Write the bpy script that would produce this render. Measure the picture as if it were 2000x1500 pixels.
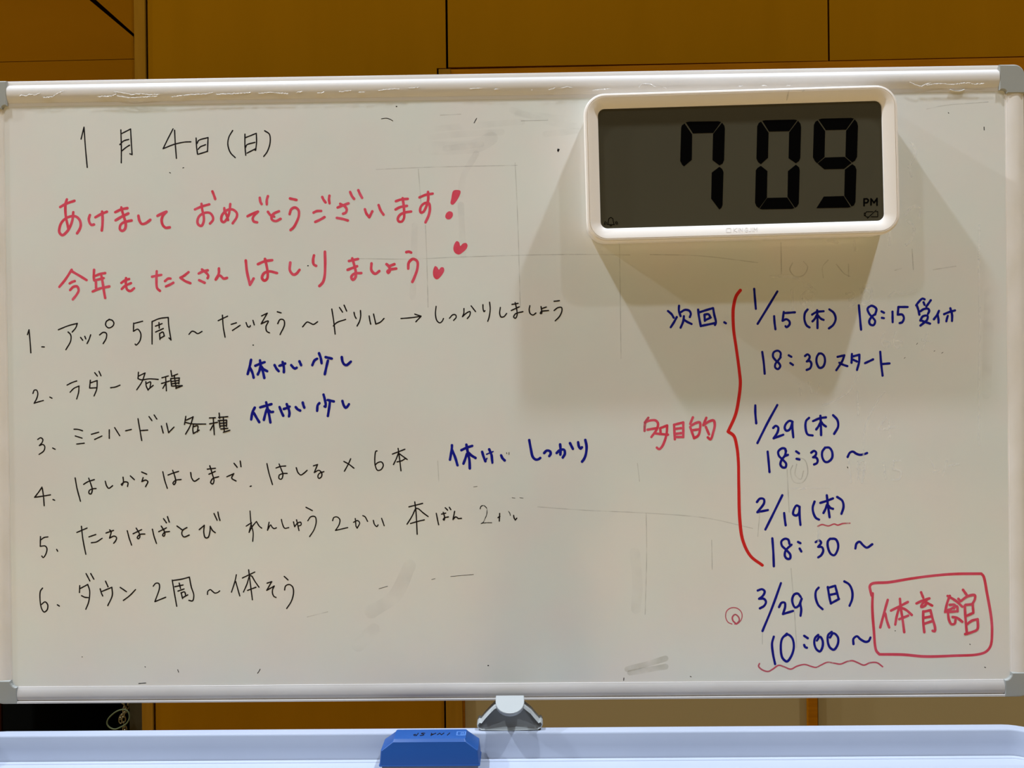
import bpy, bmesh, math, random
from mathutils import Vector, Euler, Matrix

S = bpy.context.scene
COL = S.collection
for o in list(bpy.data.objects):
    bpy.data.objects.remove(o)
random.seed(4)
Z0 = 1.45                     # height of the board's middle above the floor

# ------------------------------------------------------------------ camera
F = 1550.0                    # focal length in pixels of a 2000 px wide frame
cam = bpy.data.cameras.new('camera')
cam.sensor_fit = 'HORIZONTAL'
cam.sensor_width = 36.0
cam.lens = F / 2000.0 * 36.0
cam.clip_start = 0.01
CAM = bpy.data.objects.new('camera', cam)
COL.objects.link(CAM)
CAM.location = (0.0202903, -0.9448937, 0.0130238 + Z0)
CAM.rotation_euler = (math.pi / 2 - 0.0047221, 0.0119143, 0.0113778)
S.camera = CAM

# ------------------------------------------------------------------ world and lamps
S.view_settings.view_transform = 'Standard'
S.view_settings.look = 'None'
S.view_settings.gamma = 1.0
S.view_settings.use_curve_mapping = False
S.view_settings.exposure = 0.06
W = bpy.data.worlds.new('room_light')
S.world = W
W.use_nodes = True
bg = W.node_tree.nodes['Background']
bg.inputs[0].default_value = (1.0, 0.80, 0.46, 1)
bg.inputs[1].default_value = 0.12

CX, CZ = 0.278, 1.45 + 0.26   # the clock's middle
H = 4.0                       # height of the hall's ceiling lamps above the clock


def lamp(name, dx, out, power, color, size=0.15, spread=math.pi):
    l = bpy.data.lights.new(name, 'AREA')
    l.shape = 'DISK'
    l.size = size
    l.energy = power
    l.color = color
    l.spread = spread
    o = bpy.data.objects.new(name, l)
    o.location = (CX + dx * H, -out * H, CZ - 0.09 + H)
    COL.objects.link(o)
    return o


COOL = (0.77, 0.865, 1.0)
lamp('ceiling_lamp_near', 0.358, 0.179, 200, COOL)
lamp('ceiling_lamp_near', -0.583, 0.179, 215, COOL)
lamp('ceiling_lamp_near', -1.52, 0.179, 420, COOL)  # added further left to brighten the board's left side
lamp('ceiling_lamp_far', 0.358, 0.479, 42, COOL)
lamp('ceiling_lamp_far', -0.583, 0.479, 54, COOL)
# unseen narrow-beam lamps, added to light the floor, which lights the board from below
for dx in (-0.9, 0.0, 0.9):
    for out in (1.25, 2.0, 2.8):
        lamp('floor_fill_lamp', dx, out, 34, (1.0, 0.93, 0.80), 0.4, math.radians(80))


# ------------------------------------------------------------------ helpers
RM = Euler(CAM.rotation_euler, 'XYZ').to_matrix()
CL = Vector(CAM.location)


def at(px, py, Y=0.0):
    """The point of the plane y = Y that the photograph shows at (px, py)."""
    d = RM @ Vector(((px - 1000) / F, -(py - 750) / F, -1.0))
    k = (Y - CL.y) / d.y
    return CL + d * k


def lin(r, g, b):
    def c(v):
        v /= 255.0
        return v / 12.92 if v <= 0.04045 else ((v + 0.055) / 1.055) ** 2.4
    return (c(r), c(g), c(b))


def mat(name, col, rough=0.5, spec=0.5, col2=None, scale=8.0, stretch=(1, 1, 1), amount=0.5,
        bump=0.0, bump_scale=200.0, metallic=0.0, ior=1.5, coat=0.0):
    m = bpy.data.materials.new(name)
    m.use_nodes = True
    nt = m.node_tree
    N, L = nt.nodes, nt.links
    b = N['Principled BSDF']
    b.inputs['Roughness'].default_value = rough
    b.inputs['Specular IOR Level'].default_value = spec
    b.inputs['IOR'].default_value = ior
    b.inputs['Metallic'].default_value = metallic
    b.inputs['Coat Weight'].default_value = coat
    tc = N.new('ShaderNodeTexCoord')
    mp = N.new('ShaderNodeMapping')
    mp.inputs['Scale'].default_value = stretch
    L.new(tc.outputs['Object'], mp.inputs[0])
    if col2 is None:
        col2 = tuple(c * 0.93 for c in col)
    nz = N.new('ShaderNodeTexNoise')
    nz.inputs['Scale'].default_value = scale
    nz.inputs['Detail'].default_value = 5
    L.new(mp.outputs[0], nz.inputs['Vector'])
    rp = N.new('ShaderNodeValToRGB')
    rp.color_ramp.elements[0].position = 0.5 - 0.5 * amount
    rp.color_ramp.elements[1].position = 0.5 + 0.5 * amount
    rp.color_ramp.elements[0].color = (*col2, 1)
    rp.color_ramp.elements[1].color = (*col, 1)
    L.new(nz.outputs[0], rp.inputs[0])
    L.new(rp.outputs[0], b.inputs['Base Color'])
    if bump:
        n2 = N.new('ShaderNodeTexNoise')
        n2.inputs['Scale'].default_value = bump_scale
        L.new(mp.outputs[0], n2.inputs['Vector'])
        bp = N.new('ShaderNodeBump')
        bp.inputs['Strength'].default_value = bump
        bp.inputs['Distance'].default_value = 0.001
        L.new(n2.outputs[0], bp.inputs['Height'])
        L.new(bp.outputs[0], b.inputs['Normal'])
    return m


def veil(name, col, alpha, noise_scale=60.0, lo=0.35, hi=0.65, rough=0.5):
    """A thin uneven film of residue: mostly see-through."""
    m = mat(name, col, rough, 0.3)
    nt = m.node_tree
    N, L = nt.nodes, nt.links
    tc = N.new('ShaderNodeTexCoord')
    nz = N.new('ShaderNodeTexNoise')
    nz.inputs['Scale'].default_value = noise_scale
    nz.inputs['Detail'].default_value = 4
    L.new(tc.outputs['Object'], nz.inputs['Vector'])
    mr = N.new('ShaderNodeMapRange')
    mr.inputs['From Min'].default_value = lo
    mr.inputs['From Max'].default_value = hi
    mr.inputs['To Min'].default_value = 0.0
    mr.inputs['To Max'].default_value = alpha
    L.new(nz.outputs[0], mr.inputs['Value'])
    L.new(mr.outputs[0], N['Principled BSDF'].inputs['Alpha'])
    return m


def obj(name, bm, m, parent=None, label=None, cat=None, kind=None, smooth=False, group=None, inv=None):
    me = bpy.data.meshes.new(name)
    bmesh.ops.recalc_face_normals(bm, faces=bm.faces[:])
    bm.to_mesh(me)
    bm.free()
    if smooth:
        for p in me.polygons:
            p.use_smooth = True
        me.set_sharp_from_angle(angle=math.radians(smooth if smooth is not True else 40))
    me.materials.append(m)
    o = bpy.data.objects.new(name, me)
    COL.objects.link(o)
    if parent is not None:
        o.parent = parent
    for k, v in (('label', label), ('category', cat), ('kind', kind), ('group', group)):
        if v:
            o[k] = v
    return o


def empty(name, loc, label, cat, rot=(0, 0, 0)):
    o = bpy.data.objects.new(name, None)
    o.location = loc
    o.rotation_euler = rot
    o.empty_display_size = 0.05
    COL.objects.link(o)
    o['label'] = label
    o['category'] = cat
    return o


def box(bm, c, s, rot=None):
    r = bmesh.ops.create_cube(bm, size=1.0)
    M = Matrix.Translation(c) @ (rot.to_4x4() if rot else Matrix()) @ Matrix.Diagonal((*s, 1))
    bmesh.ops.transform(bm, matrix=M, verts=r['verts'])
    return r['verts']


def bevel(bm, w, seg=2, angle=30):
    es = [e for e in bm.edges if len(e.link_faces) == 2 and e.calc_face_angle(0) > math.radians(angle)]
    bmesh.ops.bevel(bm, geom=es, offset=w, segments=seg, affect='EDGES', profile=0.5)


def loft(bm, loops, cap0=True, cap1=True, closed=True):
    vs = [[bm.verts.new(p) for p in lp] for lp in loops]
    n = len(vs[0])
    for a, b in zip(vs, vs[1:]):
        for i in range(n if closed else n - 1):
            j = (i + 1) % n
            bm.faces.new((a[i], a[j], b[j], b[i]))
    if cap0:
        bm.faces.new(vs[0][::-1])
    if cap1:
        bm.faces.new(vs[-1])
    return vs


def rrect(hw, hh, r, n=8):
    r = max(r, 1e-5)
    pts = []
    for cx, cy, a0 in ((hw - r, hh - r, 0), (-hw + r, hh - r, 90), (-hw + r, -hh + r, 180), (hw - r, -hh + r, 270)):
        for k in range(n + 1):
            a = math.radians(a0 + 90.0 * k / n)
            pts.append((cx + r * math.cos(a), cy + r * math.sin(a)))
    return pts


def tube(bm, pts, r, n=8, cap=True):
    """Round bar through the 3-D points."""
    P = [Vector(p) for p in pts]
    loops = []
    u = None
    for i, p in enumerate(P):
        t = (P[min(i + 1, len(P) - 1)] - P[max(i - 1, 0)]).normalized()
        if u is None:
            u = t.orthogonal().normalized()
        u = (u - t * u.dot(t)).normalized()
        v = t.cross(u)
        loops.append([p + u * (r * math.cos(2 * math.pi * k / n)) + v * (r * math.sin(2 * math.pi * k / n)) for k in range(n)])
    loft(bm, loops, cap, cap)


# ------------------------------------------------------------------ handwriting: strokes as flat ribbons of ink
def catmull(p, step):
    if len(p) < 3:
        n = max(2, int(math.dist(p[0], p[-1]) / step) + 1)
        return [(p[0][0] + (p[-1][0] - p[0][0]) * k / n, p[0][1] + (p[-1][1] - p[0][1]) * k / n) for k in range(n + 1)]
    q = [(2 * p[0][0] - p[1][0], 2 * p[0][1] - p[1][1])] + p + [(2 * p[-1][0] - p[-2][0], 2 * p[-1][1] - p[-2][1])]
    out = []
    for i in range(1, len(q) - 2):
        a, b, c, d = q[i - 1:i + 3]
        ts = [0.0]
        for u, v in ((a, b), (b, c), (c, d)):
            ts.append(ts[-1] + max(math.dist(u, v), 1e-6) ** 0.5)
        n = max(2, int(math.dist(b, c) / step) + 1)
        for k in range(n + (i == len(q) - 3)):
            t = ts[1] + (ts[2] - ts[1]) * k / n

            def L(u, v, t0, t1):
                w = (t - t0) / (t1 - t0)
                return (u[0] + (v[0] - u[0]) * w, u[1] + (v[1] - u[1]) * w)
            A1, A2, A3 = L(a, b, ts[0], ts[1]), L(b, c, ts[1], ts[2]), L(c, d, ts[2], ts[3])
            B1, B2 = L(A1, A2, ts[0], ts[2]), L(A2, A3, ts[1], ts[3])
            out.append(L(B1, B2, ts[1], ts[2]))
    return out


def parse(txt):
    """'x,y x,y! x,y; x,y ...' : ';' ends a stroke, '!' marks a sharp turn."""
    out = []
    for st in txt.split(';'):
        cur = []
        for tok in st.split():
            sharp = tok.endswith('!')
            x, y = tok.rstrip('!').split(',')
            cur.append((float(x), float(y)))
            if sharp:
                out.append(cur)
                cur = [cur[-1]]
        if len(cur) > 1 or (cur and not out):
            out.append(cur)
    return out


def ribbon2d(pts, w, taper=0.0):
    """Outline of a round-ended pen stroke."""
    n = len(pts)
    Ls, Rs = [], []
    for i in range(n):
        a, b = pts[max(i - 1, 0)], pts[min(i + 1, n - 1)]
        dx, dy = b[0] - a[0], b[1] - a[1]
        l = math.hypot(dx, dy) or 1.0
        dx, dy = dx / l, dy / l
        t = i / (n - 1)
        ww = w * 0.5 * (1 - taper * abs(2 * t - 1) ** 3 + 0.05 * math.sin(9 * t + pts[0][0]))
        Ls.append((pts[i][0] - dy * ww, pts[i][1] + dx * ww))
        Rs.append((pts[i][0] + dy * ww, pts[i][1] - dx * ww))
    return Ls, Rs


def cap_pts(c, p, q, k=6):
    """points of a half circle from p round to q about c (exclusive)."""
    a0 = math.atan2(p[1] - c[1], p[0] - c[0])
    r = math.hypot(p[0] - c[0], p[1] - c[1])
    return [(c[0] + r * math.cos(a0 + s), c[1] + r * math.sin(a0 + s)) for s in (math.pi * j / k for j in range(1, k))]


def ink(bm, x0, y0, s, w, txt, place, lift=0.00004, taper=0.0, jitter=0.0):
    """Add strokes given in pixels of an enlarged view (origin x0,y0, scale s; pen width w)."""
    k = len(bm.faces)
    for i, st in enumerate(parse(txt)):
        p = [(x0 + x / s, y0 + y / s) for x, y in st]
        ww = w / s
        if jitter:
            p = [(x + random.uniform(-jitter, jitter), y + random.uniform(-jitter, jitter)) for x, y in p]
        pts = catmull(p, max(1.2, ww * 0.5))
        Lp, Rp = ribbon2d(pts, ww, taper)
        h0 = lift + 0.000004 * i
        n = len(Lp)
        hs = [h0 + 0.000003 * a / n for a in range(n)]
        lv = [bm.verts.new(place(x, y, h)) for (x, y), h in zip(Lp, hs)]
        rv = [bm.verts.new(place(x, y, h)) for (x, y), h in zip(Rp, hs)]
        for a in range(len(lv) - 1):
            bm.faces.new((lv[a], rv[a], rv[a + 1], lv[a + 1]))
        c0 = [bm.verts.new(place(x, y, hs[0])) for x, y in cap_pts(pts[0], Lp[0], Rp[0])]
        bm.faces.new([lv[0]] + c0 + [rv[0]])
        c1 = [bm.verts.new(place(x, y, hs[-1])) for x, y in cap_pts(pts[-1], Rp[-1], Lp[-1])]
        bm.faces.new([rv[-1]] + c1 + [lv[-1]])
    bm.normal_update()


def blob(bm, x0, y0, s, pts, place, lift=0.00006, smooth=True):
    p = [(x0 + x / s, y0 + y / s) for x, y in pts]
    if smooth:
        q = catmull([p[-1]] + p + [p[0], p[1]], 2.0)
        a = min(range(len(q)), key=lambda i: math.dist(q[i], p[0]))
        b = max((i for i in range(len(q)) if math.dist(q[i], p[0]) < 0.05), default=len(q) - 1)
        p = q[a:b] if b > a + 3 else p
    bm.faces.new([bm.verts.new(place(x, y, lift)) for x, y in p])


def on_board(x, y, h):
    return at(x, y, -h)


# ------------------------------------------------------------------ materials
M = {}
M['wood'] = mat('honey_plywood', (0.188, 0.074, 0.0012), 0.6, 0.0, (0.166, 0.065, 0.0006), 3.0, (6, 6, 1), 0.6)
M['wood_red'] = mat('orange_plywood', (0.152, 0.054, 0.0010), 0.6, 0.0, (0.136, 0.047, 0.0005), 3.0, (1, 6, 6), 0.6)
M['trim'] = mat('orange_wood_trim', (0.250, 0.086, 0.003), 0.6, 0.0, (0.180, 0.058, 0.0015), 5.0, (2, 12, 30), 0.5)
M['jamb'] = mat('brown_wood_strip', (0.190, 0.083, 0.006), 0.6, 0.0, (0.158, 0.068, 0.004), 5.0, (30, 12, 2), 0.5)
M['gap'] = mat('dark_gap', (0.030, 0.006, 0.002), 0.8, 0.03)
M['door'] = mat('tan_door_laminate', (0.25, 0.185, 0.085), 0.6, 0.0, (0.238, 0.175, 0.080), 2.0)
M['dark'] = mat('black_recess', (0.004, 0.004, 0.003), 0.9, 0.05)
M['reveal'] = mat('shaded_brown_reveal', (0.040, 0.031, 0.015), 0.8, 0.0)  # weak light on the opening's side put into the dark colour
M['floor'] = mat('wood_floor', (0.66, 0.47, 0.22), 0.35, 0.4, (0.60, 0.42, 0.19), 4.0, (1, 14, 1))
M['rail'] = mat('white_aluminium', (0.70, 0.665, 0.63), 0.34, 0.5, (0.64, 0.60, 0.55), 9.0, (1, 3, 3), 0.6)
M['low_rail'] = mat('shaded_white_aluminium', (0.56, 0.525, 0.485), 0.42, 0.4, (0.47, 0.43, 0.385), 11.0, (1, 3, 3), 0.6)  # bottom rail's shade put into a darker base; the mottling is dirt
M['side_rail'] = mat('dusty_white_aluminium', (0.74, 0.69, 0.64), 0.4, 0.4, (0.64, 0.585, 0.50), 14.0, (2, 2, 1), 0.5)
M['corner'] = mat('grey_plastic', (0.30, 0.30, 0.27), 0.45, 0.4, (0.27, 0.27, 0.24))
M['bracket'] = mat('pale_grey_plastic', (0.36, 0.37, 0.355), 0.5, 0.4)
M['tray'] = mat('white_tray_plastic', (0.40, 0.43, 0.505), 0.35, 0.4, (0.38, 0.41, 0.485), 12.0)
M['film'] = mat('peeling_film', (0.66, 0.63, 0.58), 0.3, 0.5)
M['steel'] = mat('grey_steel', (0.35, 0.35, 0.35), 0.4, 0.5, metallic=0.8)
M['rubber'] = mat('black_rubber', (0.02, 0.02, 0.02), 0.7, 0.3)
M['case'] = mat('cream_plastic', (0.80, 0.735, 0.66), 0.42, 0.4, (0.77, 0.70, 0.62), 10.0)
M['logo'] = mat('cream_plastic_relief', (0.66, 0.61, 0.555), 0.5, 0.3)
M['lcd'] = mat('olive_liquid_crystal', lin(70, 66, 51), 0.25, 0.30, lin(66, 62, 49), 4.0)
M['digit'] = mat('black_liquid_crystal', (0.0012, 0.001, 0.0008), 0.6, 0.01)
M['eraser'] = mat('blue_plastic', (0.016, 0.076, 0.265), 0.4, 0.3, (0.014, 0.070, 0.25), 20.0)
M['imprint'] = mat('pale_blue_imprint', (0.10, 0.23, 0.55), 0.5, 0.3)
M['felt'] = mat('grey_felt', (0.22, 0.20, 0.19), 0.95, 0.1, bump=0.4)
M['black'] = mat('black_marker', (0.008, 0.005, 0.005), 0.5, 0.12)
M['faint'] = veil('half_wiped_black_marker', (0.03, 0.03, 0.025), 0.95, 260.0, 0.30, 0.52)
M['red'] = mat('red_marker', (0.60, 0.036, 0.062), 0.5, 0.12, (0.66, 0.095, 0.150), 45.0, amount=0.45)
M['red_dark'] = mat('fresh_red_marker', (0.60, 0.020, 0.018), 0.5, 0.12)
M['pink'] = veil('pale_red_marker', (0.58, 0.075, 0.12), 0.90, 90.0, 0.15, 0.55)
M['blue'] = mat('blue_marker', (0.004, 0.003, 0.175), 0.5, 0.10, (0.006, 0.012, 0.25), 40.0, amount=0.5)
M['gold'] = mat('worn_brass', (0.13, 0.095, 0.035), 0.35, 0.5, metallic=0.6)
M['cord'] = mat('grey_green_cord', (0.065, 0.072, 0.030), 0.6, 0.1)
M['ghost'] = veil('pale_wiped_writing', (0.92, 0.90, 0.87), 0.34, 40.0, 0.05, 0.60)
M['ghost_dark'] = veil('grey_wiped_writing', (0.36, 0.34, 0.31), 0.30, 60.0, 0.25, 0.62)
M['smear'] = veil('grey_marker_smear', (0.42, 0.40, 0.385), 0.11, 28.0, 0.38, 0.75)
M['grime'] = veil('olive_grime', (0.36, 0.33, 0.20), 0.22, 40.0, 0.30, 0.66)

# the writing surface: enamelled sheet with a mottled, wiped look
m = mat('white_enamel', (0.705, 0.690, 0.640), 0.15, 0.5, (0.655, 0.638, 0.590), 5.0, amount=0.55, ior=1.75)
nt = m.node_tree
N, L = nt.nodes, nt.links
b = N['Principled BSDF']
src = b.inputs['Base Color'].links[0].from_socket
tc = N.new('ShaderNodeTexCoord')
n2 = N.new('ShaderNodeTexNoise')
n2.inputs['Scale'].default_value = 13.0
n2.inputs['Detail'].default_value = 3
L.new(tc.outputs['Object'], n2.inputs['Vector'])
r2 = N.new('ShaderNodeValToRGB')
r2.color_ramp.elements[0].position = 0.36
r2.color_ramp.elements[1].position = 0.64
r2.color_ramp.elements[0].color = (0.965, 1.0, 0.985, 1)
r2.color_ramp.elements[1].color = (1.0, 0.978, 0.970, 1)
L.new(n2.outputs[0], r2.inputs[0])
mx = N.new('ShaderNodeMix')
mx.data_type = 'RGBA'
mx.blend_type = 'MULTIPLY'
mx.inputs[0].default_value = 1.0
L.new(src, mx.inputs[6])
L.new(r2.outputs[0], mx.inputs[7])
L.new(mx.outputs[2], b.inputs['Base Color'])
M['board'] = m

# ------------------------------------------------------------------ the setting
YW = 0.25                     # front of the wall panels
bm = bmesh.new()
box(bm, (0, -5.5, -0.01), (24.0, 13.0, 0.02))
obj('floor', bm, M['floor'], kind='structure')


def panel(name, poly, Y, m, parent=None, kind=None, depth=0.02, bev=0.0012):
    bm = bmesh.new()
    pts = [at(x, y, Y) for x, y in poly]
    back = [p + Vector((0, depth, 0)) for p in pts]
    loft(bm, [pts, back])
    if bev:
        bevel(bm, bev, 1)
    return obj(name, bm, m, parent, kind=kind)


def vx(x, y):                 # upright lines of the wall lean with the camera's roll
    return (x + y * 0.0115, y)


def floor_y(x):               # image row of the floor line, under the picture
    return 3150


FB = 3180
wall = bmesh.new()
# backing behind the panels, with the dark opening at the lower left
for poly in ([(-1500, -1500), (3500, -1500), (3500, 690), (-1500, 690)],
             [(262, 690), (3500, 690), (3500, FB), (262, FB)],
             [(-1500, 690), (0, 690), (0, FB), (-1500, FB)]):
    p = [at(x, y, YW + 0.019) for x, y in poly]
    loft(wall, [p, [q + Vector((0, 0.03, 0)) for q in p]])
WALL = obj('wall_back', wall, M['gap'], kind='structure')
WALL['label'] = 'honey-coloured plywood panelled wall behind the whiteboard'

panel('wood_panel', [(-1500, -1395), (261, 72), vx(261, 114.6), (-1500, 154.6)], YW, M['wood_red'], WALL)
panel('wood_panel', [(-1495, -1500), vx(261, -1500), vx(261, 66)], YW, M['wood_red'], WALL)
panel('wood_panel', [(-1500, 155.8), vx(261, 115.8), vx(261, 690), (-1500, 690)], YW, M['wood_red'], WALL)
panel('wood_strip', [vx(261.2, -1500), vx(282, -1500), vx(282, FB), vx(261.2, FB)], YW - 0.002, M['jamb'], WALL)
panel('wood_panel', [vx(288, -1500), vx(869.5, -1500), vx(869.5, 133), vx(851.5, 133), vx(851.5, FB), vx(288, FB)], YW, M['wood'], WALL)
panel('wood_panel', [vx(874, -1500), vx(1616, -1500), vx(1616, 118.5), vx(874, 131.5)], YW, M['wood'], WALL)
panel('wood_panel', [vx(1620, -1500), (3500, -1500), (3500, 77), vx(1620, 118)], YW, M['wood'], WALL)
panel('wood_panel', [(-1500, 700), (-22, 700), (-9, FB), (-1500, FB)], YW, M['jamb'], WALL)
# door frame and two sliding doors
panel('trim_1', [vx(855, 135), vx(877.8, 134.5), vx(886.8, 1390), vx(898, FB), vx(855, FB)], YW - 0.004, M['jamb'], kind='structure')
panel('trim_2', [vx(878, 135.5), (3500, 80), (3500, 122), vx(878, 178)], YW - 0.003, M['trim'], kind='structure')
panel('trim_3', [vx(879, 181), vx(892, 181), vx(892, FB), vx(888, FB), vx(887.8, 1390)], YW + 0.004, M['trim'], kind='structure')
panel('door_1', [vx(892.5, 180), vx(1562, 163), vx(1562, FB), vx(892.5, FB)], YW + 0.006, M['door'], kind='structure', depth=0.010)
panel('trim_4', [vx(1563, 163), vx(1581, 163), vx(1581, FB), vx(1563, FB)], YW - 0.002, M['trim'], kind='structure')
panel('door_2', [vx(1582, 163), (3500, 124), (3500, FB), vx(1582, FB)], YW + 0.004, M['door'], kind='structure', depth=0.012)
# the dark opening
bm = bmesh.new()
a, c = at(-5, 690, YW + 0.02), at(262, FB, YW + 0.02)
f0 = [Vector((x, YW + 0.02, z)) for x, z in ((a.x, a.z), (c.x + 0.01, a.z), (c.x + 0.01, c.z), (a.x, c.z))]
f1 = [p + Vector((0, 0.55, 0)) for p in f0]
loft(bm, [f0, f1], cap0=False)
obj('wall_recess', bm, M['dark'], kind='structure')['label'] = 'black inside of the opening low in the wall'
panel('trim_5', [vx(237, 700), vx(263, 700), vx(263, FB), vx(237, FB)], YW + 0.012, M['reveal'], kind='structure', depth=0.006)

# ------------------------------------------------------------------ whiteboard on its stand
WB = empty('whiteboard', (0, 0, 0), 'large white mobile whiteboard covered in red, blue and black Japanese handwriting', 'whiteboard')
HW, HH = 0.595, 0.34722

bm = bmesh.new()
R0 = rrect(HW + 0.003, HH + 0.003, 0.008)
loft(bm, [[(x, 0.018, Z0 + z) for x, z in R0], [(x, 0.0, Z0 + z) for x, z in R0]])
SURF = obj('writing_surface', bm, M['board'], WB)


def rail(name, p0, p1, up, prof, m):
    """Sweep a profile (s outward in the board plane, h towards the viewer) from p0 to p1."""
    bm = bmesh.new()
    loops = []
    for p in (p0, p1):
        loops.append([(p[0] + up[0] * s, -h, Z0 + p[1] + up[1] * s) for s, h in prof])
    loft(bm, loops)
    return obj(name, bm, m, WB, smooth=35)


def rounded(w, inner, lip, hmax, h0, lip_h=None):
    """Rail section: groove strip, low convex body, flat lip."""
    pr = [(0, -0.016), (0, 0.0002), (inner, 0.0003), (inner + 0.0002, h0)]
    b0, b1 = inner + 0.0003, w - lip
    for k in range(15):
        t = k / 14
        u = (t - 0.60) / (0.60 if t < 0.60 else 0.40)
        pr.append((b0 + (b1 - b0) * t, h0 + (hmax - h0) * (1 - abs(u) ** 2.2)))
    lh = lip_h or h0
    pr += [(b1 + 0.0004, lh * 0.9), (w - 0.0008, lh * 0.9), (w, lh * 0.4), (w, -0.016)]
    return pr


TOPW, BOTW, SIDW = 0.0305, 0.0208, 0.0220
PT = rounded(TOPW, 0.0045, 0.0050, 0.0031, 0.0006)
PB = rounded(BOTW, 0.0008, 0.0032, 0.0029, 0.0010, 0.0036)
PS = rounded(SIDW, 0.0012, 0.0015, 0.0022, 0.0006)
RT = rail('frame_rail', (-HW + 0.0050, HH), (HW - 0.0072, HH), (0, 1), PT, M['rail'])
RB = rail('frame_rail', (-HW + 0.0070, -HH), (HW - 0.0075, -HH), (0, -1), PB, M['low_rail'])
RL = rail('frame_rail', (-HW, -HH + 0.0072), (-HW, HH - 0.0030), (-1, 0), PS, M['side_rail'])
RR = rail('frame_rail', (HW, -HH + 0.0080), (HW, HH - 0.0032), (1, 0), PS, M['side_rail'])
RT['label'] = 'top frame rail with clear film peeling off it'


def corner(sx, sz, ix, iz, oz, hmax):
    """Grey corner cap; ix/iz: how far it reaches along the rails, oz: rail height there."""
    r = 0.0125
    ox = SIDW + 0.0004
    out = [(-ix, oz)]
    for k in range(9):
        a = math.radians(90 - 90 * k / 8)
        out.append((ox - r + r * math.cos(a), oz - r + r * math.sin(a)))
    out += [(ox, -iz), (0.0006, -iz)]
    for k in range(5):
        a = math.radians(90 * k / 4)
        q = min(ix, iz)
        out.append((-q + (q + 0.0006) * math.cos(a), -q + (q + 0.0006) * math.sin(a)))
    out.append((-ix, 0.0006))
    out = [q for k, q in enumerate(out) if math.dist(q, out[k - 1]) > 0.0007]
    n = len(out)
    cen = Vector((ox * 0.5 - 0.001, oz * 0.5))

    def inset(d):
        res = []
        for i in range(n):
            p, a, b = Vector(out[i]), Vector(out[i - 1]), Vector(out[(i + 1) % n])
            e1, e2 = (p - a), (b - p)
            n1 = Vector((e1.y, -e1.x)).normalized() if e1.length > 1e-9 else Vector((0, 0))
            n2 = Vector((e2.y, -e2.x)).normalized() if e2.length > 1e-9 else Vector((0, 0))
            nn = (n1 + n2)
            if nn.length > 1e-6:
                nn.normalize()
            res.append(p + nn * d)
        return res
    bm = bmesh.new()
    loops = []
    for d, h in ((0, -0.016), (0, hmax * 0.55), (0.0007, hmax * 0.85), (0.0016, hmax)):
        loops.append([(sx * (HW + p.x), -h, Z0 + sz * (HH + p.y)) for p in inset(d)])
    loft(bm, loops)
    return obj('frame_corner', bm, M['corner'], WB, smooth=15)


corner(1, 1, 0.0075, 0.0035, TOPW, 0.0029)
corner(-1, 1, 0.0053, 0.0032, TOPW, 0.0029)
corner(-1, -1, 0.0072, 0.0075, BOTW, 0.0032)
corner(1, -1, 0.0078, 0.0082, BOTW, 0.0032)

# film peeling off the top rail
def on_rail(x, y, h):
    return at(x, y, -0.0029 - h)


FILM = [
    (0, 130, 9.375, '345,545 385,520 470,535 540,510 650,515 740,485; 770,555 850,562 900,556 960,550 1010,520 1040,500 1100,470 1180,440'),
    (0, 0, 2.857, '545,540 580,536 620,535 650,520 635,512 690,520 740,527 780,523 830,527 890,525; 650,535 690,540 750,545 790,541 840,538 880,535; 950,540 1000,534 1050,528 1110,525 1160,522 1188,515; 1200,526 1260,524 1330,520 1400,516; 1440,520 1500,516 1560,518 1610,523; 1650,514 1690,510; 1770,518 1810,514; 1890,512 1960,505'),
    (700, 0, 2.857, '0,515 40,512; 110,505 170,498 230,494; 280,492 340,487; 620,495 650,492 690,490; 755,498 790,496; 825,500 832,494; 965,503 972,500; 1060,500 1100,490; 1130,492 1160,485 1195,488; 1305,503 1360,498 1410,495; 1565,488 1580,470 1620,468 1660,485; 1700,485 1720,495'),
    (1300, 0, 2.857, '400,482 430,478; 535,475 570,480; 670,478 700,474; 1360,458 1390,470 1430,480 1450,470 1480,462; 1450,474 1530,466 1600,470 1640,466 1690,462 1720,468 1780,464'),
]
rf = random.Random(11)
for x0, y0, s, txt in FILM:
    for st in parse(txt):
        pts = catmull([(x0 + x / s, y0 + y / s) for x, y in st], 2.0)
        pts = [(x, y + rf.uniform(-0.7, 0.7)) for x, y in pts]
        bm = bmesh.new()
        up, lo = [], []
        n = len(pts)
        for k, (x, y) in enumerate(pts):
            w = (0.12 + 1.1 * rf.random() ** 2.5) * min(1.0, (k + 0.3) * 0.5, (n - k - 0.7) * 0.5)
            up.append(bm.verts.new(on_rail(x, y - w, 0.0001)))
            lo.append(bm.verts.new(on_rail(x, y + w, 0.0003)))
        for k in range(n - 1):
            bm.faces.new((up[k], lo[k], lo[k + 1], up[k + 1]))
        obj('peeling_film', bm, M['film'], RT, label='torn white edge of clear film')
bm = bmesh.new()
tube(bm, [at(1740 + x / 5.77, 130 + y / 5.77, -0.0010) for x, y in ((665, 262), (690, 272), (725, 279), (765, 280), (800, 273), (828, 260))], 0.0008, 8)
obj('film_curl', bm, M['film'], RT, label='small white curl of film', smooth=True)

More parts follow.
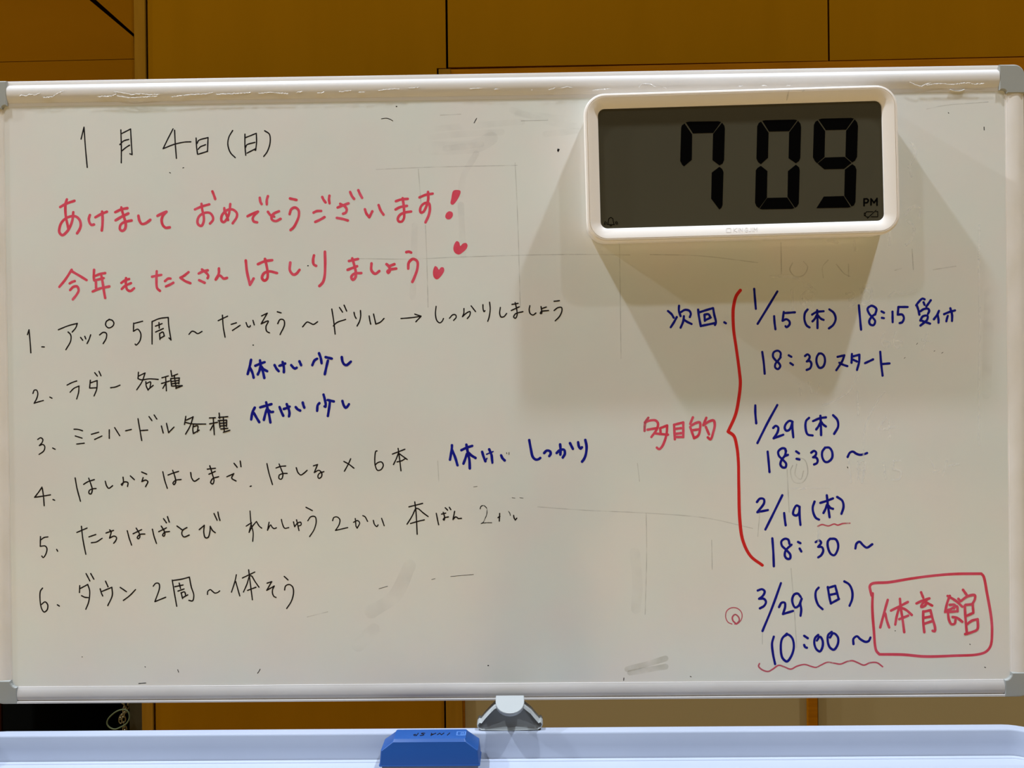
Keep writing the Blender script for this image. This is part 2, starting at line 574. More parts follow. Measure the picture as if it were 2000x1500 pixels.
# pivot bracket under the middle of the board
bm = bmesh.new()
half = [(965, 1384), (955, 1394), (946, 1404), (939, 1413), (935, 1412), (931.5, 1416), (932, 1422), (939, 1426.5), (996, 1427.5)]
other = [(1052, 1425.5), (1059, 1421), (1060.5, 1415), (1057, 1410.5), (1054, 1413), (1046, 1404), (1038, 1394), (1023, 1382), (996, 1372)]
pts = [at(x, y, -0.0130) for x, y in half + other]
mid = sum(pts, Vector()) / len(pts)
loft(bm, [[p + Vector((0, 0.020, 0.0006)) for p in pts], [p + Vector((0, 0.002, 0)) for p in pts], [p + (mid - p) * 0.03 for p in pts], [p + (mid - p) * (0.13 if q[1] < 1419 else 0.05) + Vector((0, 0.010 if q[1] < 1419 else 0.0015, 0)) for p, q in zip(pts, half + other)]])
BR = obj('pivot_bracket', bm, M['bracket'], WB, label='pale grey plastic pivot bracket', smooth=50)
bm = bmesh.new()
tc_ = at(996, 1358, -0.0120)
D = [(-0.0165, 0.0), (-0.0168, 0.006)]
for k in range(13):
    a = math.pi - math.pi * k / 12
    D.append((0.0168 * math.cos(a), 0.0085 + 0.0145 * math.sin(a)))
D += [(0.0168, 0.006), (0.0165, 0.0)]
nrm = Euler((math.radians(52), 0, 0)).to_matrix()      # leaf tilts down towards the viewer


def tabp(x, s, t):
    d = Vector((0, -math.cos(math.radians(38)), -math.sin(math.radians(38))))
    u = Vector((0, -math.sin(math.radians(38)), math.cos(math.radians(38))))
    return tc_ + Vector((x, 0, 0)) + d * s + u * t


loops = [[tabp(x * 0.97, s * 0.96 + 0.0003, -0.0065) for x, s in D], [tabp(x, s, -0.0058) for x, s in D], [tabp(x, s, -0.0006) for x, s in D], [tabp(x * 0.965, s * 0.965 + 0.0003, 0) for x, s in D]]
loft(bm, loops)
obj('bracket_tab', bm, M['bracket'], BR, label='half-round press tab', smooth=40)

# pen tray: shallow tub with a bevelled rim
TX0, TX1 = at(-60, 1424, -0.01).x, at(2030, 1411, -0.01).x
TZ = at(1000, 1421.5, -0.0045).z
TY1, TY0 = -0.0042, -0.115
tcx, tcy = (TX0 + TX1) / 2, (TY0 + TY1) / 2
thx, thy = (TX1 - TX0) / 2, (TY1 - TY0) / 2
bm = bmesh.new()
loops = []
for ins, dz in ((0.004, -0.045), (0.001, -0.040), (0.0, -0.002), (0.0006, 0.0), (0.0010, 0.0003), (0.0122, 0.0), (0.0130, -0.0008), (0.0134, -0.0020), (0.0142, -0.0150), (0.0152, -0.0270), (0.0156, -0.0284), (0.0157, -0.0305), (0.0166, -0.0305), (0.0167, -0.0290), (0.0206, -0.0296), (0.0212, -0.0306), (0.0260, -0.0308)):
    loops.append([(tcx + x, tcy + y, TZ + dz) for x, y in rrect(thx - ins, thy - ins, 0.042 - ins)])
loft(bm, loops)
TRAY = obj('pen_tray', bm, M['tray'], WB, label='bluish white marker tray under the board', smooth=30)

# stand: two posts, feet, castors (below the picture)
for sx in (-1, 1):
    bm = bmesh.new()
    box(bm, (sx * 0.655, 0.012, 0.78), (0.030, 0.030, 1.44))
    box(bm, (sx * 0.630, 0.012, Z0 + 0.02), (0.035, 0.02, 0.03))
    box(bm, (sx * 0.648, 0.0, TZ - 0.025), (0.02, 0.03, 0.03))
    bevel(bm, 0.002, 2)
    obj('stand_post', bm, M['steel'], WB)
    bm = bmesh.new()
    box(bm, (sx * 0.655, 0.0, 0.075), (0.05, 0.44, 0.03))
    bevel(bm, 0.004, 2)
    ft = obj('stand_foot', bm, M['steel'], WB)
    for sy in (-1, 1):
        bm = bmesh.new()
        bmesh.ops.create_cone(bm, cap_ends=True, segments=24, radius1=0.028, radius2=0.028, depth=0.02,
                              matrix=Matrix.Translation((sx * 0.655, sy * 0.19, 0.029)) @ Matrix.Rotation(math.pi / 2, 4, 'Y'))
        box(bm, (sx * 0.655, sy * 0.19, 0.05), (0.026, 0.02, 0.03))
        obj('caster', bm, M['rubber'], ft, smooth=40)

# ------------------------------------------------------------------ handwriting on the board


def words(rows, gap):
    """Group the strokes that lie close together: one group per written word."""
    items = []
    for x0, y0, s, w, txt in rows:
        for st in txt.split(';'):
            if not st.strip():
                continue
            q = [tuple(map(float, t.rstrip('!').split(','))) for t in st.split()]
            xs, ys = [x0 + a / s for a, b_ in q], [y0 + b_ / s for a, b_ in q]
            items.append([(x0, y0, s, w, st), min(xs) - gap, max(xs) + gap, min(ys) - gap, max(ys) + gap])
    groups = []
    for it in items:
        hit = [g for g in groups if any(it[1] < o[2] and o[1] < it[2] and it[3] < o[4] and o[3] < it[4] for o in g)]
        for g in hit:
            groups.remove(g)
        groups.append(sum(hit, []) + [it])
    return [[o[0] for o in g] for g in groups]


def writing(name, label, mkey, rows, lift=0.00004, gap=11.0):
    for g in words(rows, gap):
        bm = bmesh.new()
        k = 0
        for x0, y0, s, w, txt in g:
            ink(bm, x0, y0, s, w, txt, on_board, lift + 0.000005 * k)
            k += 1
        obj(name, bm, M[mkey], SURF, label=label)


writing('handwritten_word', 'thin black date line at the top left', 'black', [
    (140, 230, 5, 13, '92,208 120,92! 135,300 152,485; 480,118 485,300 484,440; 487,155 575,110! 583,250 590,360! 568,352; 470,262 510,225 557,212; 492,322 530,290 565,268; 990,108 930,225 893,302! 1000,260 1100,238 1163,235; 1005,122 1012,260 1023,397; 1215,198 1220,290 1230,357; 1225,250 1240,222 1332,193! 1326,330; 1235,308 1255,285 1307,263; 1240,355 1325,328; 1572,125 1535,190 1525,260 1550,340 1598,390; 1692,160 1692,270 1700,367; 1695,195 1803,152! 1805,240 1797,318! 1785,312; 1698,290 1710,265 1790,240; 1712,345 1795,303; 1885,127 1930,160 1938,240 1910,330 1875,378')])
writing('handwritten_word', 'bold red New Year greeting line', 'red', [
    (100, 360, 8, 42, '140,355 240,300 362,258; 245,235 225,300 222,430 235,540 262,660 268,690; 345,435 335,540 300,650 245,740 175,795 130,755 128,690 160,600 230,530 320,498 390,505 445,560 462,640 440,710 405,765; 605,480 588,540 600,600 630,635 668,628; 690,515 770,470 870,428; 795,425 802,520 800,640 790,720; 1000,435 1100,390 1190,372; 1005,562 1110,500 1205,455; 1095,360 1120,460 1155,570 1165,640 1150,700 1110,728 1075,705 1080,640 1120,600 1180,580 1255,565; 1362,490 1380,570 1415,618 1470,610 1548,555; 1660,492 1740,450 1800,428! 1745,490 1725,560 1745,640 1790,678 1852,672'),
    (350, 360, 6.897, 35, '212,338 300,300 405,270; 300,262 310,340 330,430 330,500 300,560 260,545 245,500 270,430 340,385 410,385 450,430 455,480 415,528; 447,95 465,140 485,198; 607,320 612,360 635,410 658,480; 688,265 680,340 660,430 600,510 570,490 575,420 640,350 715,338 775,385 775,440 720,525; 920,430 1000,390 1060,368! 1010,420 990,460 1005,500 1050,512; 1085,180 1095,240 1110,265; 1195,160 1180,210 1180,270; 1195,370 1230,415 1280,435; 1345,362 1280,390 1245,430 1250,475 1300,495 1365,465; 1492,190 1580,210; 1487,400 1510,335 1560,312 1605,345 1612,420 1580,510 1540,580 1500,615'),
    (600, 360, 6.06, 31, '178,150 195,185 218,215; 263,135 258,180 265,225; 75,335 110,318 165,315; 95,445 150,420 205,388; 360,275 420,250 488,225; 390,230 450,265 468,300 455,335 425,348; 350,397 420,410 480,428; 508,90 530,140 555,172; 605,70 625,115 650,160; 683,295 700,345 735,390! 770,320; 845,245 870,310 903,358; 1050,200 1110,180 1190,172; 1045,298 1100,270 1180,255; 1130,165 1142,250 1148,340 1145,400 1120,440 1085,440 1072,410 1095,365 1150,335 1230,322; 1330,155 1400,125 1485,110; 1430,90 1432,180 1410,260 1375,325 1345,335 1335,300 1355,250 1400,220 1440,225 1452,290 1440,360 1400,450')])
bm = bmesh.new()
blob(bm, 600, 360, 6.06, [(1728, 78), (1765, 66), (1812, 76), (1815, 100), (1790, 160), (1745, 225), (1720, 243), (1697, 228), (1705, 170)], on_board)
blob(bm, 600, 360, 6.06, [(1685, 318), (1720, 335), (1722, 375), (1690, 412), (1655, 412), (1634, 385), (1648, 340)], on_board)
obj('exclamation_mark', bm, M['red'], SURF, label='fat red exclamation mark')
writing('handwritten_word', 'bold red second greeting line', 'red', [
    (100, 500, 5.556, 28, '222,150 150,260 88,335; 222,165 300,210 385,262; 200,297 230,280 255,272; 205,370 240,335 280,330 298,370 275,420 235,470; 465,150 462,220 465,262; 480,215 530,195 585,185; 470,265 570,240; 485,280 487,345; 450,385 520,355 630,330; 545,215 560,300 575,400 585,455; 812,240 810,310 825,365 860,380 900,350; 760,292 800,265 845,250; 765,358 800,325 865,295; 1095,225 1140,215 1195,205; 1145,165 1142,260 1150,350 1180,378; 1235,272 1270,245 1295,245; 1245,330 1290,310 1325,290; 1490,175 1440,215 1402,235! 1450,270 1510,295; 1600,190 1650,165 1698,155; 1635,145 1680,180 1705,215 1697,240; 1605,262 1665,290; 1820,135 1818,190 1785,255! 1825,210 1850,225 1870,245 1908,237'),
    (460, 460, 4.255, 23, '85,208 95,300 120,410! 150,358; 187,238 240,215 305,205; 245,195 260,260 268,320 262,360 240,375 220,355 235,315 280,298 345,312; 455,225 452,290 480,325 505,318 532,285; 652,165 645,200 650,240 670,252; 743,135 745,240 740,340 725,390 697,420; 943,212 1018,195; 932,285 1010,255; 970,190 985,240 1000,310 995,350 975,368 962,345 985,318 1045,312; 1130,232 1130,290 1160,318 1195,295; 1255,238 1275,258 1283,290 1270,312 1262,298 1285,283 1335,275; 1278,255 1320,238; 1420,138 1440,134 1460,142; 1435,275 1440,225 1475,195 1510,215 1512,270 1490,340 1470,385')])
for pts in ([(1838, 46), (1858, 56), (1868, 87), (1890, 66), (1915, 62), (1928, 78), (1922, 105), (1892, 137), (1855, 158), (1822, 142), (1810, 112), (1818, 72)],
            [(1658, 254), (1676, 262), (1690, 284), (1706, 265), (1727, 265), (1735, 288), (1718, 325), (1675, 365), (1650, 350), (1640, 312), (1646, 275)]):
    bm = bmesh.new()
    blob(bm, 460, 460, 4.255, pts, on_board)
    obj('heart_drawing', bm, M['red'], SURF, label='small filled red heart')
writing('handwritten_word', 'thin black list line 1', 'black', [
    (40, 590, 5, 13, '68,318 83,270! 95,400 101,495; 208,437 232,438; 370,270 470,230 555,208! 540,250 505,293; 465,292 490,320 490,380 443,465; 587,345 608,373; 628,335 638,360; 685,320 670,365 650,405; 772,320 810,295 838,305 838,350 808,405; 870,168 838,190 832,225 860,252 900,235 912,205 895,178 862,170; 1105,210 1193,187; 1105,205 1103,285! 1145,265 1175,310 1165,380 1128,420 1120,410; 1285,190 1285,410; 1285,190 1360,160 1443,150! 1448,230 1470,370! 1450,350; 1318,235 1383,210; 1352,200 1355,255; 1320,292 1395,258; 1358,305 1362,365; 1358,308 1390,292 1405,330! 1362,355; 1645,315 1675,285 1700,290 1730,308 1772,287'),
    (400, 580, 5, 13, '130,232 222,188; 172,178 180,290 198,393; 257,268 308,252; 270,327 345,277; 403,250 420,290 438,293 445,280; 470,228 483,272; 555,185 610,158! 550,262! 620,235 597,290 605,335 632,350; 708,145 745,155; 712,260 735,220 770,225 778,270 735,367; 955,292 1000,245 1030,255 1060,268 1102,242; 1240,118 1258,230 1273,363; 1255,283 1290,250 1375,220; 1315,103 1345,148; 1360,80 1385,137; 1457,150 1465,185 1478,210; 1520,132 1522,190 1510,240 1487,283; 1605,185 1612,230 1620,265; 1648,167 1670,265! 1715,245 1750,210'),
    (760, 560, 5.556, 14, '128,345 250,335 345,320; 278,297 347,320! 290,380; 510,213 503,300 520,370 550,392 575,375 590,345; 655,342 690,305 720,305 728,330 700,365; 812,237 810,290 795,325; 797,325 840,285 878,270 875,310 848,345; 890,208 938,270; 1018,195 1020,240 1030,270 1040,260; 1090,168 1097,240 1085,330 1070,375; 1207,225 1200,290 1215,328 1245,325 1275,290; 1333,192 1400,180; 1325,258 1412,218; 1368,172 1385,250 1388,310 1370,342 1352,330 1370,295 1452,270; 1527,205 1520,250 1530,290 1560,307 1593,285; 1648,215 1655,260 1655,290 1640,290 1650,270 1730,258; 1657,238 1705,220; 1790,158 1848,152; 1790,258 1830,228 1870,225 1875,260 1850,320 1802,370')])
writing('handwritten_word', 'thin black list line 2', 'black', [
    (40, 700, 5.556, 14, '135,380 150,345 175,345 188,380 178,430 148,487! 200,470 248,457; 318,420 342,432; 505,290 560,262 610,245; 538,367 580,325 635,300! 630,370 610,440; 758,237 750,322; 760,265 832,240! 828,330 798,408; 752,322 830,318; 805,155 835,192; 852,140 873,187; 978,318 1030,310 1080,290; 1280,150 1275,220; 1285,190 1352,158! 1320,250 1262,340; 1275,220 1310,232 1400,222 1495,228; 1360,253 1365,300 1385,345; 1368,272 1410,255 1405,320; 1385,338 1440,293; 1535,210 1605,190; 1530,272 1618,245; 1575,205 1580,290 1583,352; 1578,265 1545,325; 1632,132 1640,185; 1640,195 1705,170; 1630,218 1725,212; 1630,225 1640,300; 1722,215 1718,275; 1640,250 1720,238; 1645,275 1720,265; 1650,300 1755,295; 1685,325 1755,297; 1668,185 1690,325')])
writing('handwritten_word', 'blue note beside list line 2', 'blue', [
    (460, 670, 8, 42, '243,262 225,350 190,485; 230,390 262,460 283,540; 310,355 380,325 455,298; 382,270 395,360 425,440 450,545; 385,375 375,430 348,490; 405,370 440,410 495,440; 610,345 640,400 675,440; 685,355 730,340 775,320; 735,295 755,380 755,455; 870,345 910,390 935,398 955,385; 998,285 1025,345; 1275,245 1235,270 1200,345; 1305,160 1330,230 1345,315; 1408,220 1505,243; 1443,275 1425,350 1395,485; 1660,220 1672,290 1700,335 1735,345 1770,320 1802,290')])
writing('handwritten_word', 'blue note beside list line 3', 'blue', [
    (460, 670, 8, 42, '300,1010 265,1080 245,1195; 285,1090 330,1170 370,1235; 385,1005 470,980 560,955; 478,925 495,1000 520,1100 545,1240; 490,1030 465,1110 443,1200; 520,1050 555,1078 585,1075; 688,1000 715,1070 745,1135; 755,1030 800,1015 845,993; 800,955 830,1030 843,1100 835,1145; 940,1000 970,1035 1010,1055; 1050,930 1060,970 1075,1010; 1310,940 1285,970 1275,1060; 1375,805 1395,880 1410,960 1405,995! 1390,990; 1440,890 1535,912; 1475,915 1465,1000 1443,1140; 1670,905 1690,970 1720,1012 1750,990 1772,955')])
writing('handwritten_word', 'thin black list line 3', 'black', [
    (50, 790, 4.762, 12, '112,325 140,310 160,325 155,350 128,382! 160,372 178,390 170,430 125,465; 252,405 275,417; 450,230 490,232 530,245; 462,293 525,313; 475,368 545,360; 612,277 680,258; 642,325 710,293; 778,235 778,315; 828,215 875,290; 930,245 983,232; 1045,132 1060,220 1080,335; 1070,243 1135,238; 1148,113 1175,150; 1195,97 1220,135; 1263,200 1280,265; 1310,175 1330,262! 1380,210; 1490,110 1478,185; 1495,145 1558,115! 1530,200 1488,275; 1480,165 1550,180 1675,182; 1560,190 1555,230 1560,270; 1565,205 1600,198 1598,255; 1560,270 1615,238; 1710,125 1765,123; 1712,180 1785,165; 1745,125 1755,280; 1750,180 1718,238; 1800,80 1805,130; 1795,120 1880,113; 1790,150 1870,145; 1800,150 1808,215; 1870,145 1868,205; 1805,175 1870,170; 1808,200 1870,195; 1838,115 1848,255; 1815,228 1880,222; 1840,258 1900,240')])
writing('handwritten_word', 'thin black list line 4', 'black', [
    (50, 880, 4.545, 12, '145,325 115,370 80,415! 150,405 220,393; 148,335 158,400 165,490; 243,435 258,441; 440,243 455,330 487,450; 515,300 550,278 610,258; 560,245 580,300 592,350 580,385 563,380 565,355 595,340 625,337; 707,272 720,315 738,335 772,312; 848,300 880,278 908,285 905,318; 865,237 868,280 855,310; 930,225 965,258; 1030,190 1075,210; 1043,240 1032,275! 1065,262 1085,275 1065,320; 1218,188 1235,265 1258,335; 1265,217 1310,200 1358,185; 1305,175 1325,230 1332,280 1318,303 1308,290 1330,265 1380,257; 1465,195 1475,245 1498,272 1540,248; 1613,165 1685,157; 1627,210 1683,185; 1635,135 1658,210 1672,270 1660,297 1643,285 1660,250 1713,232; 1787,232 1848,205! 1830,245 1868,270; 1850,113 1878,148; 1905,92 1912,143'),
    (480, 860, 5.882, 15, '50,530 62,525; 243,268 265,370 307,508; 347,318 400,300 458,295; 383,272 410,340 427,390 410,445 383,440 385,400 430,382 475,380; 580,315 600,370 632,398 665,380 705,345; 778,293 825,278! 787,370! 840,345 872,375 868,420 840,437 828,415 845,380 897,360; 1127,243 1185,275 1243,320; 1205,212 1180,270 1133,355; 1508,122 1495,125 1482,220 1490,300 1515,345 1555,335 1580,285 1560,250 1520,255 1485,285; 1685,158 1828,103; 1750,92 1768,220 1783,350; 1758,135 1730,210 1697,278; 1765,155 1855,220; 1738,248 1790,235 1830,212')])
writing('handwritten_word', 'blue note beside list line 4, partly wiped', 'blue', [
    (860, 840, 6.25, 33, '142,185 140,230 118,362; 140,235 180,330 210,430; 257,245 320,215 390,193; 318,178 335,270 355,370 360,468; 325,290 305,350 282,410; 345,275 380,310 430,340; 510,265 530,330 550,380; 597,235 618,285; 742,308 760,345 785,370; 1085,122 1105,230 1130,330 1165,360 1200,355 1220,340; 1268,280 1300,250 1340,260 1347,290 1330,318; 1420,280 1460,245 1510,240 1520,290 1495,335; 1462,175 1468,240 1465,300; 1583,160 1618,230; 1682,148 1692,200 1712,228 1728,210; 1770,120 1785,200 1775,300 1750,360 1730,385'),
    (860, 840, 6.25, 18, '550,385 568,345; 565,295 610,275 645,262; 615,285 622,340 626,375 632,405; 632,300 638,345 640,400')])
writing('handwritten_word', 'thin black list line 5', 'black', [
    (60, 980, 5, 13, '95,340 93,435! 140,432 158,455 148,510 122,545 108,530; 95,375 130,350 168,343; 253,465 263,483; 450,300 550,257; 495,240 510,370 538,513; 568,343 635,320; 592,400 640,393 697,357; 735,305 808,280; 770,275 785,290 770,355! 815,335 838,350 830,380 810,405; 943,283 960,350 985,423; 1000,312 1083,272; 1030,258 1060,310 1065,345 1050,362 1040,350 1065,320 1115,315; 1188,268 1205,340 1228,407; 1250,292 1325,255; 1275,238 1305,290 1310,320 1300,337 1288,328 1305,300 1355,290; 1297,165 1325,205; 1335,145 1353,198; 1428,237 1480,275; 1525,252 1488,275 1475,310 1495,343 1548,325; 1645,272 1695,230! 1690,300 1705,350 1730,350 1750,290 1753,240! 1775,280 1803,303; 1790,115 1820,180; 1828,100 1835,140 1848,182'),
    (460, 970, 6.25, 15, '177,175 190,330 215,440 210,545; 130,360 195,318! 165,437! 205,365 255,303! 290,360 320,385; 410,312 390,410! 430,345 445,370 470,390 500,380; 560,278 575,340 600,385 650,378; 708,308 715,340 722,368! 755,325 795,312 800,345 770,358; 745,283 775,415; 860,130 938,170; 882,295 920,245 970,245 985,300 960,400 905,487; 1185,293 1200,255 1240,248 1273,280 1265,340 1220,412! 1370,378; 1440,313 1490,293 1515,320 1485,385! 1470,360; 1462,268 1470,360; 1553,232 1580,245 1612,302; 1682,290 1697,340 1725,365 1740,345; 1783,265 1815,355'),
    (770, 960, 7.407, 19, '212,222 300,200 410,172; 297,150 315,300 332,618; 305,255 250,370 185,472; 315,245 345,248 420,310 490,362; 235,463 330,435 435,410; 608,315 625,400 642,480; 685,327 745,312; 708,300 728,370 722,415 708,405 728,380 782,367; 738,235 773,270; 797,228 818,262; 873,288 850,405! 885,368 910,375 925,390 972,388; 1500,378 1528,360; 1525,318 1520,428; 1727,345 1735,385 1752,412! 1773,385'),
    (770, 960, 7.407, 15, '1243,250 1255,215 1275,205')])
writing('handwritten_mark', 'half-wiped end of black list line 5', 'faint', [
    (770, 960, 7.407, 13, '1275,205 1295,203 1335,240 1340,320 1290,445! 1258,465; 1258,462 1330,452 1410,452; 1655,287 1672,315 1680,345'),
    (860, 840, 6.25, 9, '808,275 812,290; 838,272 838,300')])
writing('handwritten_word', 'thin black list line 6', 'black', [
    (60, 1100, 6.06, 16, '140,295 115,330 110,430 130,540 160,578 195,550 200,490 170,458 125,490; 315,492 338,507; 580,265 577,347; 585,300 675,252! 698,330 685,460 652,545; 602,385 640,403 680,407; 655,123 700,210; 710,123 748,190; 885,212 915,280; 822,303 835,350 852,388; 840,335 960,285! 965,380 912,502; 1060,287 1133,337; 1097,440 1170,385 1240,313; 1450,272 1480,238 1515,240 1525,285 1470,455! 1598,403; 1675,200 1700,350 1728,510; 1680,205 1780,190 1878,165! 1900,280 1930,380 1915,445 1872,440; 1705,278 1803,258; 1757,235 1773,300; 1743,330 1815,305; 1780,350 1797,418; 1783,350 1820,340 1835,385; 1795,410 1858,375'),
    (380, 1100, 9.09, 23, '230,555 235,500 280,470 320,500 360,530 410,520 447,492; 742,205 715,330 655,515; 730,325 765,450 803,582; 850,262 960,210 1070,157; 960,118 980,280 1005,480 1027,650; 968,240 930,370 868,512; 990,225 1010,225 1070,320 1143,425; 940,483 1090,427; 1287,355 1370,328! 1280,482! 1415,405! 1385,470 1385,540 1410,590 1447,608; 1592,235 1660,297; 1598,475 1615,405 1680,378 1740,420 1757,520 1720,670 1635,805')])
writing('handwritten_word', 'blue heading and first date on the right', 'blue', [
    (1290, 550, 6.667, 31, '97,383 145,425 172,470; 212,462 175,530 133,595; 242,315 240,380 262,450; 262,400 320,368 375,380 395,420 382,462; 305,450 295,520 262,600; 300,490 340,520 405,552; 490,365 500,450 525,580; 505,400 600,370 685,345! 700,430 722,530 710,565; 525,578 710,540; 572,430 578,510; 572,430 625,425 650,465; 577,505 620,485 655,468; 832,530 852,543; 1220,95 1230,220 1242,355; 1522,128 1400,330 1265,550; 1480,450 1485,530 1497,620; 1605,395 1590,510! 1640,490 1680,520 1680,560 1640,595 1628,580; 1610,410 1750,400'),
    (1560, 560, 6.06, 28, '105,270 75,310 68,390 95,460 128,482; 158,330 210,300 295,290; 218,278 222,380 222,490; 215,335 190,380 163,410; 230,345 265,380 295,393; 362,268 415,310 437,380 410,450 358,493; 712,220 725,370 738,508; 905,330 918,260 860,225 815,260 835,320 880,370 905,410 885,455 845,445 835,405 870,350 905,325; 980,292 1010,308; 985,368 1008,372; 1110,295 1112,420; 1183,240 1290,240; 1180,240 1172,330! 1225,330 1245,370 1225,420 1195,430; 1490,150 1465,140 1420,180 1390,220; 1395,215 1415,270 1428,330; 1478,185 1490,215; 1563,160 1510,235; 1440,290 1480,265 1530,260 1545,285 1530,320; 1440,400 1470,350 1525,345 1520,390 1440,460; 1440,395 1490,415 1555,437; 1660,285 1640,330 1600,385; 1645,335 1655,390 1655,425; 1720,325 1780,300 1850,280; 1795,255 1815,330 1815,405; 1765,345 1755,375 1748,408')])
writing('handwritten_word', 'blue start time under the first date', 'blue', [
    (1290, 550, 6.667, 30, '1325,915 1345,1060 1357,1200; 1560,985 1565,930 1530,900 1475,920 1465,975 1500,1025 1540,1060 1560,1100 1530,1140 1495,1120 1495,1075 1530,1030 1565,985; 1670,960 1705,980; 1690,1060 1725,1085'),
    (1560, 560, 6.06, 28, '75,820 105,800 130,825 120,860 95,885! 130,880 150,910 135,965 95,985; 240,790 215,830 212,900 245,960 285,950 310,890 300,820 265,790 235,795; 460,830 540,812! 515,880 445,988; 480,900 530,925 575,940; 630,795 625,900; 640,825 718,805! 715,890 690,985; 635,860 690,885; 785,905 880,860; 965,770 975,900 993,1052; 985,915 1075,908')])
writing('handwritten_word', 'blurred red word to the left of the brace', 'red', [
    (1240, 780, 6.667, 33, '130,300 200,275 270,275 300,310 290,380 215,490; 165,395 285,375; 330,380 335,430; 330,375 420,340! 415,430 395,520 350,620 315,648 285,628; 270,445 430,460; 510,330 515,420 520,520; 515,330 630,300! 630,490! 525,490; 520,385 600,375; 520,450 600,440; 755,235 720,320; 720,360 745,430 770,505; 735,340 800,305 845,300 850,370 825,470 770,505; 760,400 830,390; 930,240 890,335; 895,335 970,285 1025,275 1040,330 1020,430 985,520 950,495; 925,360 965,455')])
writing('handwritten_mark', 'faded first stroke of the red word', 'pink', [
    (1240, 780, 6.667, 33, '175,240 140,290 128,350 126,410')])
writing('brace_drawing', 'tall red curly brace', 'red_dark', [
    (0, 0, 1, 6.2, '1446,567 1438,578 1432.5,600 1431.7,615 1433,645 1438,680 1444,725 1446,748 1443,778 1436.5,810 1422,843! 1433,851 1439,872 1442,900 1443,950 1445,1016 1451,1056 1466,1086 1489,1104')])
writing('handwritten_word', 'blue second date and time', 'blue', [
    (1450, 770, 7.143, 34, '180,155 180,260 193,405; 487,150 350,400 210,680; 430,470 465,440 500,465 490,530 435,615! 570,565; 700,385 660,370 610,410 590,470 615,510 660,490 695,400! 700,500 710,600; 930,330 890,370 880,460 910,560 980,575; 985,375 1080,335 1165,322; 1088,300 1095,430 1098,570; 1085,400 1060,450 1030,490; 1095,380 1130,425 1165,450; 1265,292 1325,360 1335,450 1280,552; 352,800 365,930 378,1085; 605,800 595,760 550,755 500,800 510,860 560,910 610,970 600,1020 560,1020 530,980 550,910 590,860 610,790; 600,860 635,845; 750,797 790,825; 755,900 795,910; 960,815 1000,790 1030,815 1015,860 985,880! 1030,885 1050,920 1040,960 1000,980; 1150,750 1115,800 1115,880 1150,940 1190,945 1250,890 1250,800 1210,745 1150,745; 1468,875 1500,815 1540,800 1590,830 1640,845 1700,835 1740,820')])
writing('handwritten_word', 'blue third date and time', 'blue', [
    (1400, 950, 6.06, 29, '475,185 510,145 555,150 560,195 480,305! 605,280; 775,105 680,300 575,510; 797,315 805,390 815,460; 975,240 945,225 910,280 905,330 940,345 970,320 980,240! 980,350 990,455; 1157,180 1135,250 1145,320 1175,375 1210,393; 1225,195 1290,175 1375,142; 1302,105 1315,220 1335,365; 1305,215 1285,270 1262,315; 1325,230 1345,255 1375,265; 1425,125 1485,170 1500,240 1475,325; 657,615 668,760 675,945; 860,680 845,630 805,620 765,650 770,700 820,750 870,810 865,855 830,855 805,820 815,760 850,720 885,690; 962,658 990,672; 980,735 1000,770; 1170,660 1210,640 1235,665 1200,715! 1245,720 1260,760 1235,815 1200,840; 1340,620 1315,650 1315,720 1350,800 1390,815 1430,750 1435,680 1405,625 1340,620; 1640,735 1655,675 1690,655 1730,695 1775,725 1840,685')])
writing('wavy_underline', 'short pale red wave under the third date', 'pink', [
    (1400, 950, 6.06, 18, '1195,472 1245,452 1320,468 1390,445 1430,458 1490,440 1575,436')])
writing('handwritten_word', 'blue fourth date and time', 'blue', [
    (1400, 1110, 5.882, 28, '470,255 520,240 550,265 530,315 485,350! 540,350 565,385 545,430 495,460; 737,170 640,440 525,720; 715,445 745,395 780,395 785,440 760,525! 875,490; 965,330 930,290 890,300 865,370 900,450 940,430 975,350! 960,400 970,470 962,545; 1170,222 1140,260 1135,330 1165,420 1215,470; 1275,215 1290,310 1310,405; 1280,225 1360,200! 1400,350; 1300,305 1370,290; 1312,402 1405,352; 1465,150 1520,185 1555,260 1555,350 1525,430; 655,785 635,860 645,980 670,1100; 805,750 750,810 735,920 755,1030 805,1070 855,1010 885,900 865,800 815,760 785,775; 1003,775 1045,803; 1003,880 1015,905 1035,912; 1165,765 1130,800 1120,860 1145,930 1185,955 1215,900 1215,830 1185,785 1150,830; 1320,730 1280,765 1275,840 1300,910 1345,935 1390,870 1390,790 1340,745 1300,795; 1570,870 1570,810 1610,780 1650,815 1710,845 1745,835 1765,795')])
writing('circle_drawing', 'small pale red double circle', 'pink', [
    (1400, 1110, 5.882, 12, '175,640 130,620 102,560 115,490 165,455 235,460 285,510 285,580 240,635 205,640'),
    (1400, 1110, 5.882, 18, '220,635 185,600 180,560 210,530 250,560 258,600 225,640')])
writing('wavy_underline', 'long pale red wave under the fourth time', 'pink', [
    (1400, 1110, 5.882, 18, '490,1095 480,1125 520,1165 590,1185 640,1160 710,1115 770,1130 850,1158 920,1125 1010,1105 1080,1125 1140,1138 1200,1110 1270,1080 1350,1090 1420,1100 1500,1070 1560,1062 1620,1085 1690,1112 1760,1085 1840,1085 1905,1130')])
writing('box_drawing', 'red hand-drawn box at the lower right', 'red', [
    (1680, 1110, 7.143, 38, '160,380 145,320 135,250 165,215 400,195 700,145 1000,105 1300,80 1690,75! 1720,110 1770,350 1830,700 1840,900 1820,1080 1760,1160 1650,1200 1300,1220 900,1230 600,1205 270,1200! 225,1150 190,850 170,550 175,350')])
